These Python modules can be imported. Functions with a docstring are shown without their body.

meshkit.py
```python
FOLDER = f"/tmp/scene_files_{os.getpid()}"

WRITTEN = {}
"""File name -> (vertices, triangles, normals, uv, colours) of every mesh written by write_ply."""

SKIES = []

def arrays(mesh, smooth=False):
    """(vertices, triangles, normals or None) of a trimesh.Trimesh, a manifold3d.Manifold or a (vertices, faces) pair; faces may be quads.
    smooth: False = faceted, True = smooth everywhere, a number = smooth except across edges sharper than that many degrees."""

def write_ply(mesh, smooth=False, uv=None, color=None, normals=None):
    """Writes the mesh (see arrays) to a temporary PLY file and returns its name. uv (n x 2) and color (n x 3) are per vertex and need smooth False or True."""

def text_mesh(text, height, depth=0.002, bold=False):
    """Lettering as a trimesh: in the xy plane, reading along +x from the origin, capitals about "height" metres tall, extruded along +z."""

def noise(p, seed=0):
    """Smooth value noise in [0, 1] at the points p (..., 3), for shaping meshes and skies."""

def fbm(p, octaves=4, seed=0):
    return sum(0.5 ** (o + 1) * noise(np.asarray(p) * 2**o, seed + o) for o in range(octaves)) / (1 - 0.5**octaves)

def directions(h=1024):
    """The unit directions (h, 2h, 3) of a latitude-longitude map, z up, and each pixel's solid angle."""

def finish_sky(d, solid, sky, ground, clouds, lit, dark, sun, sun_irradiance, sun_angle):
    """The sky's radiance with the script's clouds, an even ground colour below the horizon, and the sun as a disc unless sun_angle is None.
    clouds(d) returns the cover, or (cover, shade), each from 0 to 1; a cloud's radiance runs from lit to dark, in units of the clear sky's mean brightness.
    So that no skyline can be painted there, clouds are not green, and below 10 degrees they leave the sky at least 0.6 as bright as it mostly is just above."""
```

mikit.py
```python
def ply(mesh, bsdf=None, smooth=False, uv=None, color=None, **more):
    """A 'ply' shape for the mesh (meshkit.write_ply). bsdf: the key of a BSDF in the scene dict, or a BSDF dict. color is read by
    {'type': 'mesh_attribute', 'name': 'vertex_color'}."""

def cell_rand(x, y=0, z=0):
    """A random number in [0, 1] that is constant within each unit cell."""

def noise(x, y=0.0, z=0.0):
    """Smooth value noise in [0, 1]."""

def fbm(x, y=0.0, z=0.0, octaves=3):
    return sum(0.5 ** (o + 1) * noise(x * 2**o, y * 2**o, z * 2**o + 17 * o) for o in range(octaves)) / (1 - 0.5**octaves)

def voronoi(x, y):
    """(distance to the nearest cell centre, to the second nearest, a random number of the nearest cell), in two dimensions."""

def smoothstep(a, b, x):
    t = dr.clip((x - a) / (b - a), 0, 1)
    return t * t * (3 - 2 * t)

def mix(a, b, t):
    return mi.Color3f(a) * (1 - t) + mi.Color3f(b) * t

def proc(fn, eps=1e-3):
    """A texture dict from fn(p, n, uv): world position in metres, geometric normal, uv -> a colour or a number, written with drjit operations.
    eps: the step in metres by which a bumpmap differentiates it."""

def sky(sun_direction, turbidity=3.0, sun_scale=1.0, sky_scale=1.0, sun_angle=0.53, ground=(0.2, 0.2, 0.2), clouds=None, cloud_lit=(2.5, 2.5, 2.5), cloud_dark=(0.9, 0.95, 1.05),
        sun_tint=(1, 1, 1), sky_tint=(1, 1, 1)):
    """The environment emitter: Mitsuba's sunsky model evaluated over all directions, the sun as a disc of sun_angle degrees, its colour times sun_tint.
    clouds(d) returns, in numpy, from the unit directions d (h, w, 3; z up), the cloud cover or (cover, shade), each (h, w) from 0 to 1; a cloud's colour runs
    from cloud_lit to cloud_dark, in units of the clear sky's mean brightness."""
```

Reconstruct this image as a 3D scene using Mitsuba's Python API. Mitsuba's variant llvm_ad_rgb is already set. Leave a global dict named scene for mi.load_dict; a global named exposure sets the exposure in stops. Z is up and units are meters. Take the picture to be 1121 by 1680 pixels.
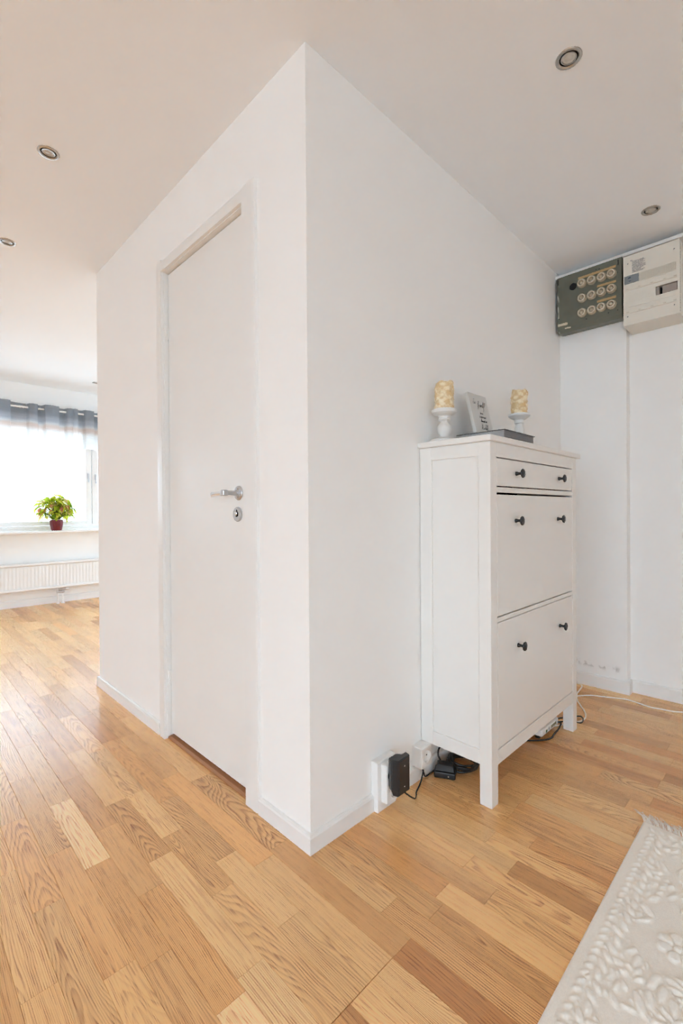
import math, random, numpy as np, trimesh, mitsuba as mi, drjit as dr, mikit, meshkit
import manifold3d as m3
from mikit import noise, fbm, cell_rand, smoothstep, mix, proc

T = mi.ScalarTransform4f
R = random.Random(7)
scene, labels = {}, {}
PI = math.pi

# ------------------------------------------------------------------ camera, sky, exposure
exposure = 2.0
CAM = np.array([-0.89882, -1.04575, 1.0167])
yaw, pitch, roll, focal = 0.78955, -0.00456, -0.00672, 761.248
fw = np.array([math.cos(yaw) * math.cos(pitch), math.sin(yaw) * math.cos(pitch), math.sin(pitch)])
rt = np.cross(fw, [0, 0, 1]); rt /= np.linalg.norm(rt)
up = np.cross(rt, fw)
rt, up = math.cos(roll) * rt + math.sin(roll) * up, math.cos(roll) * up - math.sin(roll) * rt
M = np.eye(4); M[:3, 0], M[:3, 1], M[:3, 2], M[:3, 3] = -rt, up, fw, CAM
scene['camera'] = {'type': 'perspective', 'fov_axis': 'x', 'fov': 2 * math.degrees(math.atan(560.5 / focal)),
                   'near_clip': 0.02, 'far_clip': 200.0, 'to_world': T(M)}

def overcast(d):
    n = meshkit.fbm(d * 3.0 + 5.0, 3, 3)
    return np.ones(d.shape[:2]), 0.15 * n
scene['sky'] = mikit.sky([0.2, -0.4, 0.8], turbidity=4.0, sun_scale=0.0, ground=(0.72, 0.73, 0.74), clouds=overcast,
                         cloud_lit=(7.1, 9.2, 11.0), cloud_dark=(5.7, 7.4, 8.85))

# ------------------------------------------------------------------ helpers
used = set()
def numbered(name):
    k, i = name, 0
    while k in used:
        i += 1; k = f'{name}_{i:03d}'
    used.add(k); return k
def tag(k, label=None, cat=None, group=None, kind=None):
    d = labels.setdefault(k, {})
    for a, b in (('label', label), ('category', cat), ('group', group), ('kind', kind)):
        if b: d[a] = b
    return k
def thing(name, label, cat, group=None, kind=None):
    return tag(numbered(name), label, cat, group, kind)
def obj(name, mesh, m, parent=None, smooth=30, label=None, uv=None, **more):
    k = numbered(parent + '__' + name if parent else name)
    scene[k] = mikit.ply(mesh, m, smooth=smooth, uv=uv, **more)
    if label: labels[k] = {'label': label}
    return k
def put(name, ply_dict, parent, label=None):
    k = numbered(parent + '__' + name); scene[k] = ply_dict
    if label: labels[k] = {'label': label}
    return k
def bx(x0, x1, y0, y1, z0, z1, b=0.0):
    if b <= 0:
        m = trimesh.creation.box(extents=(x1 - x0, y1 - y0, z1 - z0))
        m.apply_translation(((x0 + x1) / 2, (y0 + y1) / 2, (z0 + z1) / 2)); return m
    p = []
    for x, sx in ((x0, 1), (x1, -1)):
        for y, sy in ((y0, 1), (y1, -1)):
            for z, sz in ((z0, 1), (z1, -1)):
                p += [(x + sx * b, y + sy * b, z), (x + sx * b, y, z + sz * b), (x, y + sy * b, z + sz * b)]
    return trimesh.convex.convex_hull(np.array(p))
def rbox(x0, x1, y0, y1, z0, z1, r, seg=12):
    s = m3.Manifold.sphere(r, seg)
    return to_tm(m3.Manifold.batch_hull([s.translate((x, y, z)) for x in (x0 + r, x1 - r) for y in (y0 + r, y1 - r) for z in (z0 + r, z1 - r)]))
def to_tm(m):
    a = m.to_mesh(); return trimesh.Trimesh(a.vert_properties[:, :3], a.tri_verts, process=False)
def mcube(x0, x1, y0, y1, z0, z1):
    return m3.Manifold.cube((x1 - x0, y1 - y0, z1 - z0)).translate((x0, y0, z0))
def mcyl(c, r, h, seg=40):
    return m3.Manifold.cylinder(h, r, r, seg).translate(c)
def cat(*ms): return trimesh.util.concatenate(list(ms))
def rotm(ax, deg, pt=(0, 0, 0)):
    return trimesh.transformations.rotation_matrix(math.radians(deg), ax, pt)
def moved(m, t=(0, 0, 0), rot=None):
    m = m.copy()
    if rot is not None: m.apply_transform(rot)
    m.apply_translation(t); return m
def lathe(prof, seg=40):
    p = np.array(prof, float)
    return trimesh.creation.revolve(p, sections=seg)
def smooth_path(pts, n=10):
    p = np.array(pts, float); q = np.vstack([2 * p[0] - p[1], p, 2 * p[-1] - p[-2]]); out = []
    for i in range(1, len(q) - 2):
        for t in np.linspace(0, 1, n, endpoint=False):
            a, b, c, d = q[i - 1], q[i], q[i + 1], q[i + 2]
            out.append(0.5 * (2 * b + (c - a) * t + (2 * a - 5 * b + 4 * c - d) * t * t + (3 * b - a - 3 * c + d) * t ** 3))
    return np.array(out + [p[-1]])
def tube(pts, r, sides=8, n=10, rads=None):
    p = smooth_path(pts, n) if n else np.array(pts, float)
    t = np.gradient(p, axis=0); t /= np.linalg.norm(t, axis=1, keepdims=True) + 1e-12
    a = np.zeros_like(p); a0 = np.cross(t[0], [0, 0, 1.0] if abs(t[0][2]) < .9 else [1.0, 0, 0])
    for i in range(len(p)):
        a0 = a0 - t[i] * (a0 @ t[i]); a0 /= np.linalg.norm(a0) + 1e-12; a[i] = a0
    b = np.cross(t, a); ang = np.arange(sides) * 2 * PI / sides
    rr = np.broadcast_to(r if rads is None else rads, (len(p),))[:, None, None]
    v = (p[:, None] + rr * (np.cos(ang)[None, :, None] * a[:, None] + np.sin(ang)[None, :, None] * b[:, None])).reshape(-1, 3)
    f = []
    k = len(p)
    i, j = np.meshgrid(np.arange(k - 1), np.arange(sides), indexing='ij')
    q = np.stack([i * sides + j, i * sides + (j + 1) % sides, (i + 1) * sides + (j + 1) % sides, (i + 1) * sides + j], -1).reshape(-1, 4)
    f = np.vstack([q[:, [0, 1, 2]], q[:, [0, 2, 3]]])
    v = np.vstack([v, p[0], p[-1]]); c0, c1 = len(v) - 2, len(v) - 1
    jj = np.arange(sides)
    f = np.vstack([f, np.stack([np.full(sides, c0), (jj + 1) % sides, jj], 1), np.stack([np.full(sides, c1), (k - 1) * sides + jj, (k - 1) * sides + (jj + 1) % sides], 1)])
    m = trimesh.Trimesh(v, f, process=False)
    if m.volume < 0: m.invert()
    return m
def gridmesh(P):
    n, k = P.shape[:2]
    i, j = np.meshgrid(np.arange(n - 1), np.arange(k - 1), indexing='ij')
    q = np.stack([i * k + j, (i + 1) * k + j, (i + 1) * k + j + 1, i * k + j + 1], -1).reshape(-1, 4)
    return trimesh.Trimesh(P.reshape(-1, 3), np.vstack([q[:, [0, 1, 2]], q[:, [0, 2, 3]]]), process=False)
def lin(r, g, b):
    return [((c / 255 + .055) / 1.055) ** 2.4 if c > 10 else c / 255 / 12.92 for c in (r, g, b)]
def rgb(c): return {'type': 'rgb', 'value': list(c)}
def bsdf(name, col, rough=.5, specular=.5, metallic=0.0, **kw):
    c = col if isinstance(col, dict) else rgb(col)
    if metallic: d = {'type': 'principled', 'base_color': c, 'roughness': rough, 'metallic': metallic}
    elif rough >= .55: d = {'type': 'diffuse', 'reflectance': c}
    else: d = {'type': 'roughplastic', 'distribution': 'ggx', 'alpha': max(.03, rough ** 2), 'int_ior': kw.get('ior', 1.3 + .4 * specular), 'diffuse_reflectance': c}
    scene[name] = {'type': 'twosided', 'bsdf': d}; return name

# ------------------------------------------------------------------ materials
def wall_fn(base):
    def fn(p, n, uv):
        v = fbm(p.x * 1.3 + p.z * .4, p.y * 1.3, p.z * 1.1, 3)
        return mi.Color3f(*base) * (.985 + .03 * v)
    return fn
WALLC = (.90, .893, .88)
bsdf('m_wall', proc(wall_fn(WALLC)), .62, specular=.3)
def scuff_fn(p, n, uv):
    v = fbm(p.x * 1.3, p.y * 1.3, p.z * 1.1, 3)
    zc = .123 + .02 * (p.y + .22)
    band = dr.exp(-dr.square((p.z - zc) / .014)) * smoothstep(-.33, -.29, p.y) * (1 - smoothstep(-.09, -.06, p.y))
    s = band * smoothstep(.42, .75, fbm(p.y * 60, p.z * 45, 3.0, 3))
    return mix(mi.Color3f(*WALLC) * (.985 + .03 * v), (.35, .33, .31), dr.clip(s * .55, 0, 1))
bsdf('m_wall_scuffed', proc(scuff_fn), .62, specular=.3)
bsdf('m_ceiling', proc(wall_fn((.885, .90, .915))), .8, specular=.2)
bsdf('m_trim', proc(wall_fn((.93, .92, .905))), .32, specular=.5)
bsdf('m_door', proc(wall_fn((.945, .935, .91))), .35, specular=.45)
bsdf('m_frame', (.94, .93, .91), .35, specular=.45)
bsdf('m_cabinet', proc(wall_fn((.90, .875, .84))), .3, specular=.35)
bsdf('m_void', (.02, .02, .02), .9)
bsdf('m_black', (.018, .018, .02), .32, specular=.5)
bsdf('m_knob', (.012, .012, .013), .3, specular=.5)
bsdf('m_white_plastic', (.92, .91, .89), .3, specular=.5)
bsdf('m_steel', (.62, .63, .65), .28, metallic=1.0)
bsdf('m_chrome', (.85, .86, .88), .12, metallic=1.0)
bsdf('m_nickel', (.50, .47, .44), .32, metallic=1.0)
bsdf('m_lens', (.62, .6, .57), .25, specular=.5)
bsdf('m_plaster_white', (.94, .93, .91), .45)
scene['m_pane'] = {'type': 'thindielectric', 'int_ior': 1.5}

TONES = np.array([np.array(lin(*c)) * (1.61, 1.74, 1.65) for c in ((150, 98, 58), (166, 113, 69), (178, 126, 80), (187, 136, 89), (192, 143, 95), (197, 149, 102), (202, 156, 109), (204, 160, 114), (208, 166, 121), (213, 176, 136))])
def tone_col(t):
    out = mi.Color3f(*[float(x) for x in TONES[0]])
    for i in range(1, 10):
        out = dr.select(t > i - .5, mi.Color3f(*[float(x) for x in TONES[i]]), out)
    return out
def oak(p, n, uv):
    s = dr.floor(uv.x * .1); y = uv.x - 10 * s
    t = dr.floor(uv.y); x = uv.y - t - .1
    r1, r2, r3, r4, r5 = (cell_rand(s, k, 3) for k in range(5))
    nn = fbm(y * 2.6 + s * 3.7, x * 14, s, 3) - .5
    n2 = fbm(y * 7.0 + s * 1.3, x * 22 + 9, s + 5, 2) - .5
    X = x - .035 - (r1 - .5) * .16 + nn * .016
    H = .006 + r2 * .05 + (r3 - .5) * .16 * (y - .25) + nn * .035 + n2 * .008
    rad = dr.sqrt(X * X + H * H)
    ring = rad * (170 + 190 * r4) + n2 * .5
    f = ring - dr.floor(ring)
    late = smoothstep(.30, .86, f) * (1 - smoothstep(.90, 1.0, f))
    pore = smoothstep(.52, .80, noise(x * 620 + s, y * 22, s)) * (.45 + .55 * late)
    streak = smoothstep(.5, .78, noise(x * 150 + s * 3, y * 5 + s, s + 7))
    fine = fbm(x * 420, y * 9 + s, s, 2) - .5
    flame = smoothstep(.62, .8, fbm(x * 18 + s, y * 3.2, s + 2, 2))
    dark = dr.clip((.10 + .26 * r5 * r5) * late + .30 * pore + .14 * r2 * streak + .16 * fine + .20 * flame * r2, 0, .75)
    c = tone_col(t) * (.90 + .14 * cell_rand(s, 9, 4) + .14 * fbm(y * 2.2, x * 9, s + 11, 2)) * mix((1.03, .98, .92), (.98, 1.0, 1.03), cell_rand(s, 12, 4))
    kn = dr.exp(-(dr.square((x - .01 - .05 * r3) / .0026) + dr.square((y - .05 - .3 * r1) / .0035))) * dr.select(r4 > .8, 1.0, 0.0)
    c = c * mi.Color3f(1 - .75 * dark, 1 - 1.02 * dark, 1 - 1.18 * dark)
    return mix(c, (.05, .025, .012), dr.clip(kn, 0, .9))
bsdf('m_oak', proc(oak), .27, ior=1.62)
bsdf('m_oak_dark', (.12, .06, .03), .6)
bsdf('m_threshold', lin(176, 122, 82), .35)

# ------------------------------------------------------------------ the setting
H, L, LX, YW = 2.40, 1.8746, 1.984, 4.9
XW, XE, YB = -5.2, 3.0, -3.6
XR, YS = 2.045, -.347            # recessed end wall and the step
def struct(name, mesh, m, label, c, **kw):
    k = obj(name, mesh, m, **kw); return tag(k, label, c, kind='structure')
def prism(poly, z0, z1):
    return to_tm(m3.Manifold.extrude(m3.CrossSection([poly]), z1 - z0).translate((0, 0, z0)))

# corner block walls, mitred at the corner; the left one has the door opening
DY0, DY1, DZ = .3295, .985, 2.085
wl = m3.Manifold.extrude(m3.CrossSection([[(0, 0), (.12, .12), (.12, L - .12), (0, L)]]), H) - mcube(-.1, .3, DY0, DY1, -.1, DZ)
struct('wall_left', to_tm(wl), 'm_wall', 'white wall with the closed white door, left of the corner', 'wall')
struct('wall_right', prism([(0, 0), (LX, 0), (LX, .12), (.12, .12)], 0, H), 'm_wall', 'plain white wall behind the white shoe cabinet', 'wall')
struct('wall_partition', prism([(0, L), (.12, L - .12), (XE, L - .12), (XE, L)], 0, H), 'm_wall', 'living room side of the white corner block', 'wall')
endw = m3.Manifold.extrude(m3.CrossSection([[(LX, .12), (LX, YS), (XR, YS), (XR, YB), (XR + .15, YB), (XR + .15, .12)]]), H)
struct('wall_end', to_tm(endw), 'm_wall_scuffed', 'white end wall with scuff marks under the fuse panels', 'wall')

def wall_with(name, label, axis, at, thick, a0, a1, holes):
    m = mcube(a0, a1, at, at + thick, 0, H) if axis == 'y' else mcube(at, at + thick, a0, a1, 0, H)
    lo, hi = min(at, at + thick) - .1, max(at, at + thick) + .1
    for h0, h1, z0, z1 in holes:
        m = m - (mcube(h0, h1, lo, hi, z0, z1) if axis == 'y' else mcube(lo, hi, h0, h1, z0, z1))
    struct(name, to_tm(m), 'm_wall', label, 'wall')
WX0, WX1, WZ0, WZ1 = -1.55, 2.15, .83, 2.00
wall_with('wall_window', 'white living room wall with the wide window and radiator', 'y', YW, .25, XW - .25, XE + .25, [(WX0, WX1, WZ0, WZ1)])
WESTW = [(-3.5, .0, .40, 2.35), (3.6, 4.2, .6, 2.3)]
m = mcube(XW - .25, XW, YB - .25, YW, 0, H)
for a in WESTW: m = m - mcube(XW - .4, XW + .1, a[0], a[1], a[2], a[3])
struct('wall_west', to_tm(m), 'm_wall', 'white outer wall with two windows on the left outside the frame', 'wall')
BACKW = [(-2.6, -1.5, .05, 2.35)]
m = mcube(XW, XR + .15, YB - .25, YB, 0, H)
for a in BACKW: m = m - mcube(a[0], a[1], YB - .4, YB + .1, a[2], a[3])
struct('wall_back', to_tm(m), 'm_wall', 'white wall with a window behind the camera', 'wall')
EASTW = [(2.5, 4.5, .45, 2.3)]
m = mcube(XE, XE + .25, L - .12, YW, 0, H)
for a in EASTW: m = m - mcube(XE - .1, XE + .4, a[0], a[1], a[2], a[3])
struct('wall_east', to_tm(m), 'm_wall', 'white living room side wall with a window, hidden behind the corner block', 'wall')

LAMPS = [(.613, -.527), (1.653, -.529), (-.431, 1.016), (-.430, 1.845), (.752, 4.352)]
c = mcube(XW - .25, XE + .25, YB - .25, YW + .25, H, H + .12)
for x, y in LAMPS: c = c - mcyl((x, y, H - .02), .0335, .08)
struct('ceiling', to_tm(c), 'm_ceiling', 'smooth white ceiling with recessed downlights', 'ceiling')

# floor: oak staves, each a piece of its own
struct('floor', bx(XW - .25, XE + .25, YB - .25, YW + .25, -.12, -.0145), 'm_oak_dark', 'oak three-strip parquet floor with staves running towards the window', 'floor')
PITCH, XOFF = .069, -.083
# strip index -> end joints (y)
JOINTS = {-9: [0.547], -8: [0.341], -7: [0.034, 0.537], -6: [-0.0, 0.404, 0.801], -5: [-0.203, 0.201], -3: [-0.378, 0.065, 0.372, 0.668], -2: [-0.378, -0.133, 0.165], -1: [-0.378, 0.072, 0.682, 1.134], 0: [-0.379, 1.332], 1: [-0.283], 2: [-0.38], 3: [-0.354], 4: [-0.456], 5: [-0.352], 6: [-0.451], 7: [-0.349], 8: [-0.452], 9: [-0.345], 11: [-0.349], 12: [-0.659], 13: [-0.406], 15: [-0.66, -0.207], 17: [-0.655], 18: [-0.659], 20: [-0.659]}
# (y, tone) of single staves in each strip
TONE_AT = {-9: [(0.15, 7)], -8: [(0.176, 6)], -7: [(-0.051, 7)], -6: [(0.572, 9), (0.216, 4), (0.092, 5), (-0.045, 5)], -5: [(-0.24, 9), (0.279, 5)], -4: [(0.057, 8)], -3: [(0.165, 6), (-0.147, 6), (0.512, 7)], -2: [(-0.411, 7), (0.023, 7)], -1: [(0.143, 5), (-0.172, 6), (0.534, 5)], 0: [(-0.464, 1), (0.61, 6), (1.092, 7)], 1: [(-0.133, 7), (-0.443, 5)], 2: [(-0.12, 4), (-0.503, 4)], 3: [(-0.155, 3), (-0.288, 3), (-0.432, 7)], 4: [(-0.348, 6), (-0.551, 6)], 6: [(-0.547, 2)], 7: [(-0.226, 2), (-0.303, 7)], 11: [(-0.293, 6)], 13: [(-0.463, 7)], 18: [(-0.466, 5)]}
staves = []
for k in range(math.floor((XW - XOFF) / PITCH), math.ceil((XE - XOFF) / PITCH)):
    x0, x1 = max(XW, XOFF + k * PITCH), min(XE, XOFF + (k + 1) * PITCH)
    if x1 - x0 < .01: continue
    js = sorted(JOINTS.get(k, []))
    js = [j for i, j in enumerate(js) if i == 0 or j - js[i - 1] > .08]
    ys = list(js) if js else [R.uniform(-.4, .4)]
    while ys[0] > YB: ys.insert(0, ys[0] - R.uniform(.33, .62))
    while ys[-1] < YW: ys.append(ys[-1] + R.uniform(.33, .62))
    i = 0
    while i < len(ys) - 1:                       # long unknown stretches get a joint
        if ys[i + 1] - ys[i] > .78 and not (k in range(-3, 0) and ys[i] > -.4): ys.insert(i + 1, ys[i] + R.uniform(.42, .58) * (ys[i + 1] - ys[i]))
        else: i += 1
    for a, b in zip(ys, ys[1:]):
        a, b = max(a, YB), min(b, YW)
        if b - a < .02: continue
        t = R.choice((2, 3, 4, 4, 5, 5, 5, 6, 6, 6, 7, 7, 8))
        for y, tt in TONE_AT.get(k, ()):
            if a < y < b: t = tt
        staves.append((x0, x1, a, b, t, k))
def stave_mesh(st, i):
    x0, x1, a, b, t, k = st
    g, ch, z = .0002, .0006, -.00025 * R.random()
    ga = .0008 if (abs(a + .378) < .002 and -3 <= k <= -1) else .0002
    gb = .0008 if (abs(b + .378) < .002 and -3 <= k <= -1) else .0002
    X0, X1, A, B = x0 + g, x1 - g, a + ga, b - gb
    v = [(X0, A, -.014), (X1, A, -.014), (X1, B, -.014), (X0, B, -.014), (X0, A, z - ch), (X1, A, z - ch), (X1, B, z - ch), (X0, B, z - ch),
         (X0 + ch, A + ch, z), (X1 - ch, A + ch, z), (X1 - ch, B - ch, z), (X0 + ch, B - ch, z)]
    f = [(8, 9, 10), (8, 10, 11)]
    for o in (0, 4):
        for q in range(4):
            r = (q + 1) % 4
            f += [(o + q, o + r, o + 4 + r), (o + q, o + 4 + r, o + 4 + q)]
    v = np.array(v)
    seed = (i * 37) % 101
    uv = np.stack([10 * seed + .5 + (v[:, 1] - a), t + .1 + (v[:, 0] - x0)], 1)
    return v, np.array(f), uv
def size_seen(st):
    c = np.array([(st[0] + st[1]) / 2, (st[2] + st[3]) / 2, 0]) - CAM
    z = c @ fw
    if z < .25: return 0
    u, v = focal * (c @ rt) / z, focal * (c @ up) / z
    if abs(u) > 680 or v < -960: return 0
    if c[0] + CAM[0] > 0 and c[1] + CAM[1] > 0 and c[1] + CAM[1] < L: return 0
    if c[1] + CAM[1] > L and u > -390: return 0
    return (st[1] - st[0]) * (st[3] - st[2]) / z ** 3
order = sorted(range(len(staves)), key=lambda i: -size_seen(staves[i]))
near = [i for i in order[:296] if size_seen(staves[i]) > 0]
for i in near:
    v, f, uv = stave_mesh(staves[i], i)
    obj('stave', (v, f), 'm_oak', 'floor', smooth=False, uv=uv)
V, F, U, at = [], [], [], 0
for i in sorted(set(range(len(staves))) - set(near)):
    v, f, uv = stave_mesh(staves[i], i); V.append(v); F.append(f + at); U.append(uv); at += len(v)
k = obj('remaining_staves', (np.vstack(V), np.vstack(F)), 'm_oak', 'floor', smooth=False, uv=np.vstack(U))
tag(k, 'oak staves in the farther and hidden parts of the floor', kind='stuff')

# baseboards: rounded top edge, 5.5 cm high
TB, HB = .013, .056
def board(axis, at, sgn, a0, a1, m0=0, m1=0, h=HB, t=TB):
    prof = [(0, 0), (t, 0), (t, h - .009), (t - .003, h - .003), (t - .008, h), (0, h)]
    P = []
    for d, z in prof:
        for s, mm in ((a0, m0), (a1, m1)):
            a = s + mm * d
            P.append((at + sgn * d, a, z) if axis == 'x' else (a, at + sgn * d, z))
    return trimesh.convex.convex_hull(np.array(P))
def baseboard(side, meshes, label):
    struct('baseboard_' + side, cat(*meshes), 'm_trim', label, 'baseboard', smooth=20)
AR0, AR1 = .252, .3285      # right architrave
AL0, AL1 = .979, 1.036      # left architrave
baseboard('left', [board('x', 0, -1, 0, AR0, -1, 0)], 'short white baseboard between the door and the corner')
baseboard('far', [board('x', 0, -1, AL1, L, 0, 1), board('y', L, 1, 0, XE, -1, 0)], 'white baseboard left of the door up to the living room')
baseboard('right', [board('y', 0, -1, 0, .2695, -1, 0), board('y', 0, -1, .3705, LX, 0, 0)], 'white baseboard along the wall with the cabinet')
baseboard('end', [board('x', LX, -1, YS, 0, -1, 0, .07), board('y', YS, -1, LX, XR, -1, 0, .07), board('x', XR, -1, YB, YS, 0, 0, .07)], 'white baseboard of the end wall with its step')
baseboard('window', [board('y', YW, -1, XW, XE, 0, 0, .075)], 'white baseboard under the radiator')
baseboard('west', [board('x', XW, 1, YB, YW)], 'white baseboard of the outer wall on the left')

# soffit strip above the fuse panels
tr = struct('trim_1', bx(1.915, LX, YS, 0, 2.3535, 2.3715, .002), 'm_trim', 'thin white ledge above the two fuse panels', 'trim')
scene[tr + '__far_length'] = mikit.ply(bx(1.915, XR, -.78, YS, 2.3535, 2.3715, .002), 'm_trim', smooth=30)

# ------------------------------------------------------------------ door in the left wall
d1 = thing('door_1', 'flush white interior door with a steel lever handle', 'door', kind='structure')
DX = .02
obj('leaf', bx(DX, DX + .04, DY0 + .012, DY1 - .012, .022, DZ - .012, .0015), 'm_door', d1)
fr = mcube(.0, .105, DY0 + .0005, DY1 - .0005, 0.0, DZ - .0005) - mcube(-.1, .2, DY0 + .009, DY1 - .009, -.1, DZ - .009)
stop = mcube(DX + .042, .10, DY0 + .009, DY1 - .009, 0, DZ - .009) - mcube(-.1, .2, DY0 + .028, DY1 - .028, -.1, DZ - .028)
obj('frame', to_tm(fr + stop), 'm_frame', d1)
def arch(pts):
    return trimesh.convex.convex_hull(np.array(pts))
def arch_v(y0, y1, inner):   # inner: which y is at the opening
    o = y1 if inner == y0 else y0; s = 1 if o > inner else -1
    P = []
    for z in (0.0, 2.128):
        P += [(0, y0, z), (0, y1, z), (-.012, inner, z), (-.012, o - s * .012, z), (-.008, o - s * .003, z)]
    return arch(P)
obj('architrave', arch_v(AR0, AR1, AR1), 'm_frame', d1)
obj('architrave', arch_v(AL0, AL1, AL0), 'm_frame', d1)
P = []
for y in (AR1, AL0):
    P += [(0, y, 2.078), (0, y, 2.128), (-.012, y, 2.078), (-.012, y, 2.116), (-.008, y, 2.125)]
obj('architrave', arch(P), 'm_frame', d1)
th = arch([(x, y, z) for y in (DY0 + .0095, DY1 - .0095) for x, z in ((.004, 0), (.1, 0), (.004, .006), (.012, .011), (.1, .011))])
obj('threshold', th, 'm_threshold', d1, label='oak threshold strip')
for zc in (1.812, .27):
    hg = obj('hinge', cat(tube([(.012, DY1 - .011, zc - .034), (.012, DY1 - .011, zc - .002)], .0065, 14, 0), tube([(.012, DY1 - .011, zc + .002), (.012, DY1 - .011, zc + .034)], .0065, 14, 0),
             bx(.006, .02, DY1 - .016, DY1 - .0045, zc - .03, zc + .03)), 'm_white_plastic', d1, label='white barrel hinge')
def ylathe(prof, c, seg=40):       # axis along -x, starting at c
    m = lathe(prof, seg); m.apply_transform(rotm((0, 1, 0), -90)); m.apply_translation(c); return m
HY, HZ = .407, 1.080
hd = d1 + '__handle'
obj('handle', ylathe([(0, 0), (.0265, 0), (.0265, .003), (.024, .006), (.0215, .0065), (.021, .0085), (.0165, .0095), (.016, .012), (.0115, .013), (0, .013)], (DX, HY, HZ)), 'm_steel', d1, label='round steel rose of the lever handle')
obj('neck', ylathe([(0, 0), (.0105, 0), (.0095, .014), (.0080, .03), (.0085, .045), (.0095, .053), (0, .053)], (DX - .010, HY, HZ)), 'm_steel', hd)
obj('collar', cat(rbox(DX - .070, DX - .050, HY - .011, HY + .012, HZ - .0115, HZ + .0105, .004)), 'm_steel', hd)
obj('lever', cat(tube([(DX - .060, HY + .010, HZ - .001), (DX - .060, HY + .05, HZ - .0025), (DX - .058, HY + .083, HZ - .004)], .0085, 20, 8),
                 tube([(DX - .058, HY + .081, HZ - .004), (DX - .058, HY + .086, HZ - .0042)], .0096, 20, 0)), 'm_chrome', hd, label='bright rounded grip')
ek = obj('lock_escutcheon', ylathe([(0, 0), (.0265, 0), (.0265, .005), (.0245, .0085), (0, .0085)], (DX, HY + .004, 1.003)), 'm_steel', d1, label='round lock plate under the handle')
obj('lock_cylinder', cat(ylathe([(0, 0), (.0085, 0), (.0085, .0035), (.0065, .0055), (0, .0055)], (DX - .0085, HY + .005, 1.0065), 24)), 'm_chrome', ek)
obj('keyhole', cat(ylathe([(0, 0), (.0105, 0), (.0105, .0006), (0, .0006)], (DX - .0084, HY + .003, 1.0045), 24), bx(DX - .0092, DX - .0082, HY + .000, HY + .0045, 1.012, 1.020)), 'm_void', ek)

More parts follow.
